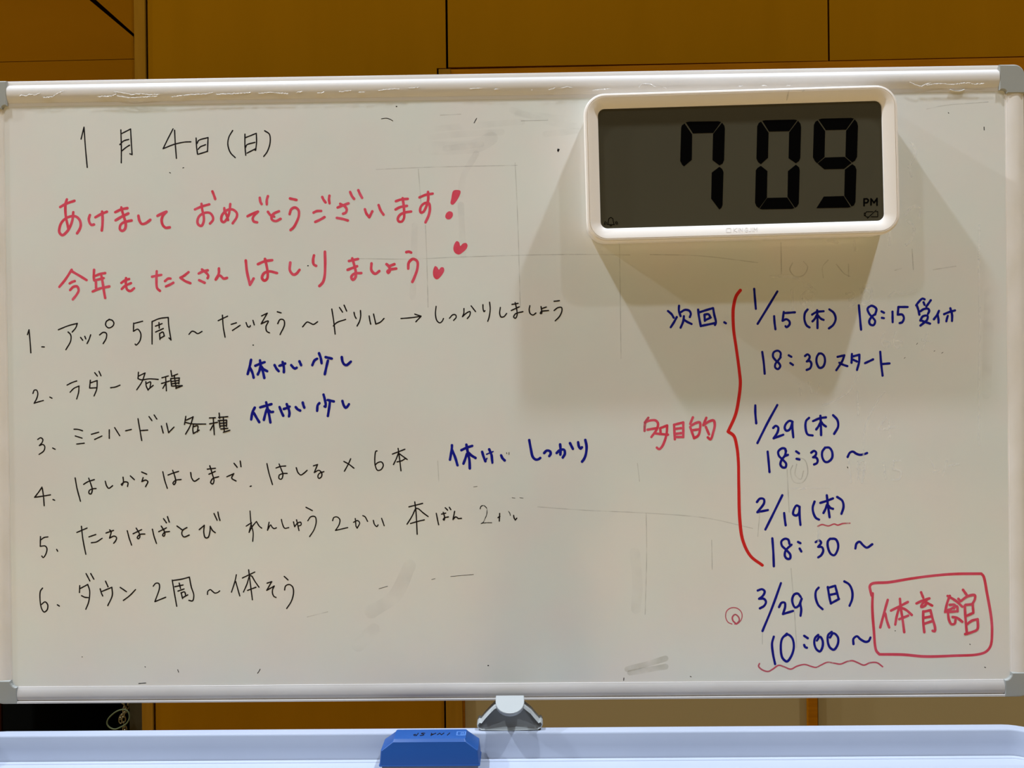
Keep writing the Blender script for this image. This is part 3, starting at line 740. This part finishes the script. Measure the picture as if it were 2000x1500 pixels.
writing('handwritten_word', 'red word inside the red box', 'red', [
    (1680, 1110, 7.143, 36, '385,440 340,600 280,825; 350,630 375,740 405,825; 430,590 550,530 665,470; 555,425 565,540 590,700 615,890; 540,560 510,670 490,785; 560,545 640,580 720,650; 545,710 670,660; 850,335 880,410; 785,490 870,450 965,420; 930,440 865,500 850,540 900,525 925,490; 930,480 1005,520; 880,600 880,750 895,890; 885,605 980,585! 1010,700 1045,830 1040,880 1010,870; 890,690 1000,670; 890,775 1010,735; 1250,385 1215,480 1185,610; 1220,385 1330,450 1425,535; 1250,510 1320,510 1310,560; 1205,590 1260,570 1350,530 1360,600; 1215,610 1340,600; 1225,610 1240,720 1275,780 1320,770 1330,720; 1290,680 1350,690 1425,745; 1435,300 1490,375; 1370,425 1395,455; 1400,460 1500,390 1600,375 1600,430 1570,490; 1460,520 1470,700 1490,915; 1470,510 1570,500! 1580,620! 1480,665; 1490,780 1560,730 1640,710! 1635,850 1560,890 1465,918')])
writing('stray_mark', 'tiny stray marker speck', 'black', [
    (0, 0, 1, 1.5, '926,240 931,231; 347,1308 349,1313; 503,1315 506,1311 508,1307; 1218,1329 1218.5,1324; 1922,248 1922.3,254; 271,1335 279,1334.3 285,1334; 745,232 755,231 762,233 767,236; 331,337 333,338; 357,328 359,327.5; 1852,220 1853,221; 1894,1258 1895,1259; 1923,1303 1925,1304; 1748,1232 1749,1232; 160,1283 161,1283; 283,1302 284,1303; 1655,912 1656,914; 1348,1321 1350,1322'),
    (0, 0, 1, 2.2, '1090,296 1092,292; 494,674 495,674; 601,519 602,519; 953,1300 954,1300; 1089,294 1090,291; 774,208 775,208'),
    (0, 0, 1, 0.9, '740,1150 757,1145; 843,1132 850,1130; 880,1126 902,1124 925,1122; 925,951 932,950; 1000,972 1006,973; 1015,972 1022,973; 1790,673 1792,670; 1766,700 1768,698; 1824,686 1826,685; 1839,690 1842,688')])

# traces of older, wiped writing and smears
writing('wiped_writing', 'pale traces of wiped writing', 'ghost', [
    (1500, 220, 3.75, 20, '1050,225 1080,290 1060,350 1030,400; 1005,750 1050,695 1100,690 1115,720 1105,765; 1020,790 1070,850 1050,930 1010,970; 885,1350 930,1310 980,1330 1085,1300; 680,1290 690,1350 720,1390 760,1340 740,1270 700,1280; 20,1200 150,1200 270,1240 350,1310; 270,1270 320,1280 250,1340 250,1400 320,1440; 175,1300 180,1440; 885,880 890,970; 630,940 640,1010; 440,940 510,950'),
    (1500, 600, 3.75, 14, '660,480 600,610 500,680 400,720; 850,620 760,760 710,900 700,1250; 660,1130 665,1260; 230,560 240,640; 300,550 320,630; 380,560 360,640'),
    (1400, 550, 2.115, 8, '312,45 318,115; 395,45 370,40 355,60 395,90 400,110 370,115 360,95 400,60 395,45; 535,50 560,45 565,65 545,75 570,90 545,105; 615,35 598,60 605,95 630,95 640,60 615,35; 690,212 680,250 700,275 715,255 690,245; 740,208 730,250 745,275 765,250 740,245; 845,240 890,250; 870,215 850,280; 700,560 670,610 740,600; 712,575 715,645; 545,740 555,830; 600,740 580,770 610,780 615,750; 612,770 600,830; 690,745 695,815; 760,740 730,742! 728,775! 760,785 755,815 725,820; 880,730 900,775; 890,790 920,780; 950,740 935,800; 960,760 1000,755; 580,450 585,550'),
    (0, 0, 1, 4, '1913,440 1912,520 1914,640 1912,760 1912,870; 1545,955 1620,952; 1600,1030 1598,1060; 1775,320 1780,345')])
writing('wiped_writing', 'grey traces of wiped writing', 'ghost_dark', [
    (1500, 220, 3.75, 8, '180,1100 160,1150 200,1200 260,1190 290,1130 260,1090; 440,1080 400,1130 405,1210; 500,1110 560,1180 600,1200; 590,1110 590,1200; 930,1155 980,1140; 1210,1150 1375,1125; 1055,1000 1065,1150; 95,950 98,1180'),
    (1500, 600, 3.75, 8, '180,1160 165,1200 190,1280 250,1285 290,1220 270,1120 220,1100; 210,1150 200,1230 240,1260 260,1200; 140,1190 155,1500'),
    (0, 0, 1, 1.6, '735,331 800,328 900,325 1010,323; 1006,318 1010,400 1014,520 1016,600; 700,505 800,506 900,502 1100,497 1230,498; 817,330 824,420; 831,440 834,520 836,600; 1270,497 1370,500 1480,513; 855,900 857,940; 1050,990 1150,997 1260,1002 1380,1012 1470,1032; 1245,905 1249,940; 1262,1003 1263,1080 1260,1200; 1545,1110 1552,1200 1556,1265; 1489,1235 1489,1258; 1484,1000 1480,1048; 1390,1055 1391,1112; 1810,213 1845,206 1890,202 1930,199; 1210,473 1213,700; 640,1195 600,1205; 860,225 900,223; 1018,236 1070,235')])
writing('marker_smear', 'soft grey wiped smears', 'smear', [
    (0, 0, 1, 12, '820,256 870,250 940,244 1020,238; 840,268 900,262 980,258; 870,290 940,282; 1010,222 1050,226 1110,232; 930,300 905,345 900,380; 810,440 808,520 806,580; 900,400 905,500; 1000,215 1080,240 1140,248; 1065,262 1130,255'),
    (0, 0, 1, 26, '725,1195 770,1165 800,1105; 700,1260 730,1230; 830,290 930,285 960,270'),
    (0, 0, 1, 20, '1240,1080 1245,1140 1242,1190; 1932,570 1930,660 1926,770')])
writing('marker_smear', 'olive smear near the bottom edge', 'grime', [
    (0, 0, 1, 11, '1225,1307 1260,1298 1300,1286; 1230,1314 1300,1302')])

# ------------------------------------------------------------------ digital clock stuck to the board
CT = 0.034                    # how far its front stands off the board
q = [at(x, y, -CT) for x, y in ((1139.5, 183), (1753.5, 164), (1759.5, 457), (1146.5, 474))]
cmid = sum(q, Vector()) / 4
cw = ((q[1] - q[0]).length + (q[2] - q[3]).length) / 2
ch = ((q[3] - q[0]).length + (q[2] - q[1]).length) / 2
ang = (math.atan2((q[1] - q[0]).z, (q[1] - q[0]).x) + math.atan2((q[2] - q[3]).z, (q[2] - q[3]).x)) / 2
CLK = empty('digital_clock', (cmid.x, -0.0004, cmid.z), 'white digital clock with big black digits, stuck to the whiteboard', 'clock', (0, -ang, 0))
CI = Matrix.Translation(CLK.location) @ Matrix.Rotation(-ang, 4, 'Y')
CINV = CI.inverted()


def on_lcd(x, y, h):
    p = at(x, y, -0.0004 - 0.0283 - h)
    return CINV @ p


def on_bezel(x, y, h):
    d = 0.0322
    for _ in range(4):                       # the bezel slopes down to the display
        p = CINV @ at(x, y, -0.0004 - d - h)
        d = 0.0340 - 0.0040 * min(1.0, max(0.0, (ch / 2 - abs(p.z) - 0.0050) / 0.0108))
    return CINV @ at(x, y, -0.0004 - d - h)


bm = bmesh.new()
loops = []
RO = 0.0245
for ins, d in ((0.0045, 0.0), (0.0030, 0.0015), (0.0022, 0.006), (0.0010, 0.022), (0.0, 0.0290), (0.0002, 0.0318), (0.0010, 0.0334), (0.0022, 0.0340), (0.0034, 0.0340), (0.0036, 0.0334), (0.0039, 0.0334), (0.0041, 0.0340), (0.0050, 0.0340), (0.0158, 0.0300), (0.0164, 0.0296), (0.0166, 0.0283), (0.0167, 0.0270)):
    loops.append([(x, -d, z) for x, z in rrect(cw / 2 - ins, ch / 2 - ins, max(RO - ins, 0.006), 10)])
loft(bm, loops, True, True)
obj('case', bm, M['case'], CLK, smooth=28)
bm = bmesh.new()
loft(bm, [[(x, -0.0262, z) for x, z in rrect(cw / 2 - 0.0160, ch / 2 - 0.0160, 0.008, 8)], [(x, -0.0283, z) for x, z in rrect(cw / 2 - 0.0167, ch / 2 - 0.0167, 0.0078, 8)]])
LCD = obj('display', bm, M['lcd'], CLK, label='dark olive liquid-crystal display')

A7 = (1120, 150, 4.4118)
B7 = (1440, 150, 4.4118)
DIG = [(A7, [[(968, 392), (1000, 386), (1250, 383), (1272, 390), (1205, 483), (1030, 488)],
             [(958, 402), (1023, 497), (1020, 715), (952, 772), (935, 755), (920, 725), (928, 440), (935, 418)],
             [(1280, 396), (1300, 420), (1305, 450), (1298, 720), (1285, 748), (1258, 763), (1198, 718), (1203, 492)],
             [(1258, 775), (1282, 795), (1293, 820), (1285, 1105), (1275, 1130), (1257, 1143), (1187, 1050), (1192, 825)]]),
       (B7, [[(215, 378), (245, 374), (490, 368), (517, 374), (447, 468), (273, 472)],
             [(205, 386), (270, 482), (265, 698), (203, 753), (180, 735), (165, 705), (172, 425), (185, 398)],
             [(524, 378), (545, 405), (550, 435), (543, 700), (533, 725), (505, 745), (442, 702), (447, 478)],
             [(203, 767), (260, 812), (255, 1042), (188, 1133), (165, 1115), (153, 1085), (160, 805), (175, 785)],
             [(505, 757), (533, 780), (538, 810), (530, 1090), (515, 1118), (497, 1128), (433, 1035), (437, 812)],
             [(258, 1043), (430, 1040), (492, 1132), (470, 1138), (215, 1142), (192, 1136)]]),
       (B7, [[(700, 368), (730, 360), (980, 354), (1005, 360), (938, 455), (763, 460)],
             [(692, 375), (757, 468), (752, 690), (688, 745), (668, 725), (652, 692), (660, 415), (672, 388)],
             [(1012, 366), (1033, 392), (1040, 425), (1032, 690), (1015, 722), (990, 738), (932, 688), (938, 465)],
             [(757, 695), (925, 690), (985, 742), (920, 793), (750, 797), (692, 747)],
             [(990, 752), (1015, 770), (1027, 800), (1018, 1080), (1005, 1108), (985, 1117), (922, 1025), (927, 800)],
             [(745, 1032), (917, 1027), (978, 1122), (955, 1127), (682, 1132)]])]
for (x0, y0, s), segs in DIG:
    bm = bmesh.new()
    for g in segs:
        blob(bm, x0, y0, s, g, on_lcd, 0.00012, smooth=False)
    obj('digit', bm, M['digit'], LCD)
# PM, flat-battery and alarm-bell signs
bm = bmesh.new()
ink(bm, 1660, 360, 12.5, 40, '345,355 345,520; 345,360 420,357 450,395 420,445 350,450; 515,505 515,355! 590,450! 662,345! 662,508', on_lcd, 0.00012)
obj('letters', bm, M['digit'], LCD, label='black letters PM')
bm = bmesh.new()
ink(bm, 1660, 360, 12.5, 17, '560,668 405,668! 385,700! 350,700! 350,765! 385,768! 400,795 440,795; 375,705 375,765; 520,790 680,790! 680,662! 635,665; 425,830 640,632', on_lcd, 0.00012)
obj('battery_icon', bm, M['digit'], LCD)
bm = bmesh.new()
ink(bm, 1150, 400, 5.714, 8, '247,140 225,155 218,185 215,205 208,220! 285,222! 278,205 272,180 268,155 247,142; 235,232 247,235 258,231; 185,187 178,200 173,222; 200,195 192,210 190,222; 295,190 302,205 307,218; 308,185 318,200 322,218', on_lcd, 0.00012)
obj('bell_icon', bm, M['digit'], LCD)
# raised lettering on the lower bezel
bm = bmesh.new()
ink(bm, 1400, 440, 25, 24, '465,150 470,340! 680,335! 680,145! 465,150', on_bezel, 0.00025)
ink(bm, 1400, 440, 25, 22, '820,135 820,320; 980,130 825,235! 990,320; 1050,130 1050,315; 1120,315 1115,130! 1255,310! 1255,125; 1500,135 1420,125 1375,215 1420,310 1510,300! 1510,220! 1450,222; 1660,115 1660,270 1620,300 1580,285; 1745,110 1745,295; 1820,295 1820,110! 1890,220! 1960,105! 1960,290', on_bezel, 0.00025)
obj('embossed_lettering', bm, M['logo'], CLK, label='faint raised square and lettering under the display')
bm = bmesh.new()
ink(bm, 1300, 0, 2.857, 9, '688,506 683,525 676,560; 762,512 770,505 776,503', on_bezel, 0.0001, 0.6)
obj('scuff_mark', bm, M['ghost_dark'], CLK, label='grey scuffs on the top of the bezel')
# ribbed dial on the right side
bm = bmesh.new()
dz = (CINV @ at(1757, 275, -0.016)).z
prof = []
nR = 48
loops = []
for x, r in ((-0.004, 0.0100), (0.0016, 0.0100), (0.0028, 0.0092), (0.0030, 0.0080)):
    loops.append([(cw / 2 + x, -0.0160 + (r - 0.0004 * (k % 2)) * math.cos(2 * math.pi * k / nR), dz + (r - 0.0004 * (k % 2)) * math.sin(2 * math.pi * k / nR)) for k in range(nR)])
loft(bm, loops)
obj('side_dial', bm, M['case'], CLK, label='small ribbed dial on the right side')

# ------------------------------------------------------------------ eraser in the tray
EF = -0.0545                  # its front face
e0, e1 = at(739.5, 1496, EF), at(937.5, 1494.5, EF)
ez = TZ - 0.0290
ex, ew = (e0.x + e1.x) / 2, (e1.x - e0.x) / 2
ED = 0.0168                   # half its depth
ER = empty('whiteboard_eraser', (ex, EF + ED, ez), 'blue plastic whiteboard eraser lying in the tray, left of the grey bracket', 'eraser')
etop = at(840, 1450, EF + 0.001).z - ez
bm = bmesh.new()
loops = []
zb = at(840, 1497, EF).z - ez
for z, hw, hd in ((zb, ew, ED), (zb + 0.0012, ew, ED), (zb + 0.0013, ew - 0.0006, ED - 0.0005), (etop - 0.0095, ew - 0.0022, ED - 0.0010), (etop - 0.0002, ew - 0.0150, ED - 0.0022), (etop + 0.0024, ew - 0.0163, ED - 0.0048), (etop + 0.0026, ew - 0.0175, ED - 0.0058)):
    loops.append([(x, y, z) for x, y in rrect(hw, hd, 0.0022, 4)])
loft(bm, loops)
EB = obj('body', bm, M['eraser'], ER, smooth=22)
bm = bmesh.new()
loft(bm, [[(x, y, z) for x, y in rrect(ew - 0.003, ED - 0.0022, 0.002, 3)] for z in (0.0, zb)])
obj('felt_pad', bm, M['felt'], ER)
EZT = ez + etop + 0.0027


def on_eraser(x, y, h):
    d = RM @ Vector(((x - 1000) / F, -(y - 750) / F, -1.0))
    k = (EZT + h - CL.z) / d.z
    return CL + d * k - Vector(ER.location)


bm = bmesh.new()
ink(bm, 795, 1425, 9.77, 13, '215,66 198,90 180,112! 145,112 125,103 135,92 172,93; 340,68 295,65 270,75 300,84 325,93 300,106 248,112; 465,66 455,110! 550,66; 468,84 505,84; 575,98 625,66! 655,98! 705,63; 768,104 815,62', on_eraser, 0.00008)
obj('handwritten_letters', bm, M['black'], EB, label='upside-down black handwritten letters')
bm = bmesh.new()
ink(bm, 795, 1425, 9.77, 8, '952,42 1125,38! 1115,106! 945,106! 952,42; 965,48 958,98; 1030,58 1082,55! 1076,100! 1026,100! 1030,58; 1030,80 1078,78; 1110,48 1102,98', on_eraser, 0.00008)
obj('moulded_mark', bm, M['imprint'], EB, label='pale moulded square mark')

# ------------------------------------------------------------------ chain and cord in the dark opening
CY = YW + 0.012
top = at(246, 1340, CY)
bot = at(243, 1440, CY)
bm = bmesh.new()


def link(bm, c, ax, L=0.0075, Wd=0.0045, r=0.0010, tw=0.0):
    ax = ax.normalized()
    sd = Matrix.Rotation(tw, 3, ax) @ ax.orthogonal().normalized()
    pts = []
    for k in range(17):
        a = 2 * math.pi * k / 16
        pts.append(c + ax * (L * 0.62 * math.sin(a)) + sd * (Wd * 0.55 * math.cos(a)))
    tube(bm, pts, r, 6, False)


path = [at(x, y, CY) for x, y in ((240, 1352), (241, 1372), (244, 1381), (243.5, 1390), (242, 1400), (241.5, 1410), (243.5, 1420), (245, 1440))]
acc = 0
seg = []
for a, b_ in zip(path, path[1:]):
    n = max(1, round((b_ - a).length / 0.0058))
    for k in range(n):
        seg.append((a + (b_ - a) * ((k + 0.5) / n), b_ - a))
for i, (c, ax) in enumerate(seg):
    link(bm, c, ax, tw=(i % 2) * 1.5 + 0.4)
path = [at(x, y, CY + 0.003) for x, y in ((253, 1360), (251, 1376), (246, 1386), (239, 1397), (235, 1403), (236, 1411))]
for a, b_ in zip(path, path[1:]):
    n = max(1, round((b_ - a).length / 0.0060))
    for k in range(n):
        link(bm, a + (b_ - a) * ((k + 0.5) / n), b_ - a, tw=(k % 2) * 1.5 + 0.9)
CH = obj('hanging_chain', bm, M['gold'], None, 'thin brass chain hanging in the dark gap below the whiteboard', 'chain', smooth=True)
bm = bmesh.new()
lp = [at(180 + x / 14.286, 1350 + y / 14.286, CY - 0.006) for x, y in catmull([(860, 510), (760, 530), (640, 590), (520, 690), (440, 790), (415, 880), (440, 960), (520, 1030), (640, 1060), (800, 1000), (960, 900), (1030, 780), (1035, 660), (1000, 570), (930, 520), (860, 510)], 30)]
tube(bm, lp, 0.0011, 8)
obj('cord_loop', bm, M['cord'], None, 'thin grey-green cord loop hooked on the brass chain', 'cord', smooth=True)

# ------------------------------------------------------------------ the photographer, seen only as a dim reflection in the enamel
PY = -1.40
px0 = at(1050, 1100, -PY).x
BODY = bpy.data.meshes.new('person')
V = [(0, 0, .845), (0, .005, .97), (0, .01, 1.10), (0, .0, 1.215), (0, .0, 1.285), (0, .012, 1.335),
     (0, .022, 1.405), (0, .018, 1.47), (0, .005, 1.525)]
RAD = [(.145, .105), (.128, .095), (.142, .105), (.130, .095), (.060, .055), (.050, .052), (.070, .085), (.076, .095), (.055, .07)]
Ed = [(0, 1), (1, 2), (2, 3), (3, 4), (4, 5), (5, 6), (6, 7), (7, 8)]


def chain(start, items):
    a = start
    for co, r in items:
        V.append(co)
        RAD.append(r if isinstance(r, tuple) else (r, r))
        Ed.append((a, len(V) - 1))
        a = len(V) - 1
    return a


for sx in (-1, 1):
    chain(0, [((sx * .088, 0, .765), (.086, .095)), ((sx * .090, .008, .60), .074), ((sx * .090, .015, .44), .056), ((sx * .092, -.012, .30), .055),
              ((sx * .094, -.02, .09), .040), ((sx * .097, .04, .045), (.042, .036)), ((sx * .102, .13, .032), (.040, .026))])
    w = chain(3, [((sx * .135, 0, 1.235), .056), ((sx * .158, .06, 1.12), .044), ((sx * .155, .14, 1.05), .040), ((sx * .125, .25, 1.20), .034),
                  ((sx * .098, .345, 1.345), .026), ((sx * .088, .375, 1.395), (.030, .016))])
    for k in range(4):
        z = 1.405 + .017 * k
        chain(w, [((sx * .084, .392, z), .0095), ((sx * .078, .418, z + .006), .0085), ((sx * .062, .431, z + .008), .0075)])
    chain(w, [((sx * .070, .372, 1.400), .0105), ((sx * .052, .396, 1.422), .009), ((sx * .040, .408, 1.440), .008)])
BODY.from_pydata(V, Ed, [])
PER = bpy.data.objects.new('person', BODY)
COL.objects.link(PER)
PER.location = (px0, PY, 0)
PER['label'] = 'person in grey top and dark trousers holding up a phone, mirrored faintly in the board'
PER['category'] = 'person'
sk = PER.modifiers.new('skin', 'SKIN')
sk.use_smooth_shade = True
for i_, v in enumerate(BODY.skin_vertices[0].data if BODY.skin_vertices else []):
    v.radius = RAD[i_]
if not BODY.skin_vertices:
    BODY.skin_vertices.new() if hasattr(BODY.skin_vertices, 'new') else None
ss = PER.modifiers.new('round', 'SUBSURF')
ss.levels = ss.render_levels = 1
m = mat('clothes_and_skin', (0.10, 0.10, 0.10), 0.8, 0.2)
nt = m.node_tree
N, L = nt.nodes, nt.links
tc = N.new('ShaderNodeTexCoord')
sp = N.new('ShaderNodeSeparateXYZ')
L.new(tc.outputs['Object'], sp.inputs[0])


def over(sock, lim):
    n = N.new('ShaderNodeMath')
    n.operation = 'GREATER_THAN'
    L.new(sock, n.inputs[0])
    n.inputs[1].default_value = lim
    return n.outputs[0]


def blend(f, a, b_):
    n = N.new('ShaderNodeMix')
    n.data_type = 'RGBA'
    L.new(f, n.inputs[0])
    for s_, v in ((6, a), (7, b_)):
        if isinstance(v, tuple):
            n.inputs[s_].default_value = (*v, 1)
        else:
            L.new(v, n.inputs[s_])
    return n.outputs[2]


c = blend(over(sp.outputs[2], 0.075), (0.03, 0.03, 0.03), (0.022, 0.022, 0.030))
c = blend(over(sp.outputs[2], 0.90), c, (0.10, 0.10, 0.095))
c = blend(over(sp.outputs[2], 1.315), c, (0.52, 0.34, 0.25))
c = blend(over(sp.outputs[1], 0.34), c, (0.52, 0.34, 0.25))
L.new(c, N['Principled BSDF'].inputs['Base Color'])
BODY.materials.append(m)
bm = bmesh.new()
bmesh.ops.create_uvsphere(bm, u_segments=24, v_segments=14, radius=1.0)
for v in bm.verts:
    x, y, z = v.co
    v.co = (x * .086, -.002 + y * .098 - max(0, z) * .004, 1.478 + z * .088)
bmesh.ops.delete(bm, geom=[v for v in bm.verts if v.co.y > .045 and v.co.z < 1.505], context='VERTS')
obj('hair', bm, mat('black_hair', (0.012, 0.010, 0.009), 0.6, 0.3), PER, smooth=True)
skin = mat('skin', (0.52, 0.34, 0.25), 0.6, 0.3)


def lump(name, c, s, m_):
    bm = bmesh.new()
    bmesh.ops.create_uvsphere(bm, u_segments=14, v_segments=8, radius=1.0)
    bmesh.ops.transform(bm, matrix=Matrix.Translation(c) @ Matrix.Diagonal((*s, 1)), verts=bm.verts)
    return obj(name, bm, m_, PER, smooth=True)


lump('nose', (0, .106, 1.437), (.011, .014, .020), skin)
lump('mouth', (0, .094, 1.402), (.020, .006, .005), mat('lips', (0.36, 0.14, 0.12), 0.5, 0.3))
for sx in (-1, 1):
    lump('eye', (sx * .029, .094, 1.460), (.012, .006, .006), mat('dark_eye', (0.02, 0.015, 0.012), 0.3, 0.5))
    lump('ear', (sx * .078, .012, 1.450), (.010, .017, .028), skin)
bm = bmesh.new()
loft(bm, [[(px0 + x, CAM.location.y - .019, 1.437 + z) for x, z in rrect(.074, .036, .008, 4)], [(px0 + x, CAM.location.y - .011, 1.437 + z) for x, z in rrect(.074, .036, .008, 4)]])
bevel(bm, .0015, 2)
obj('phone', bm, mat('dark_phone_glass', (0.02, 0.02, 0.022), 0.2, 0.5), None, 'dark phone held up sideways in both hands by the person, mirrored faintly', 'phone')
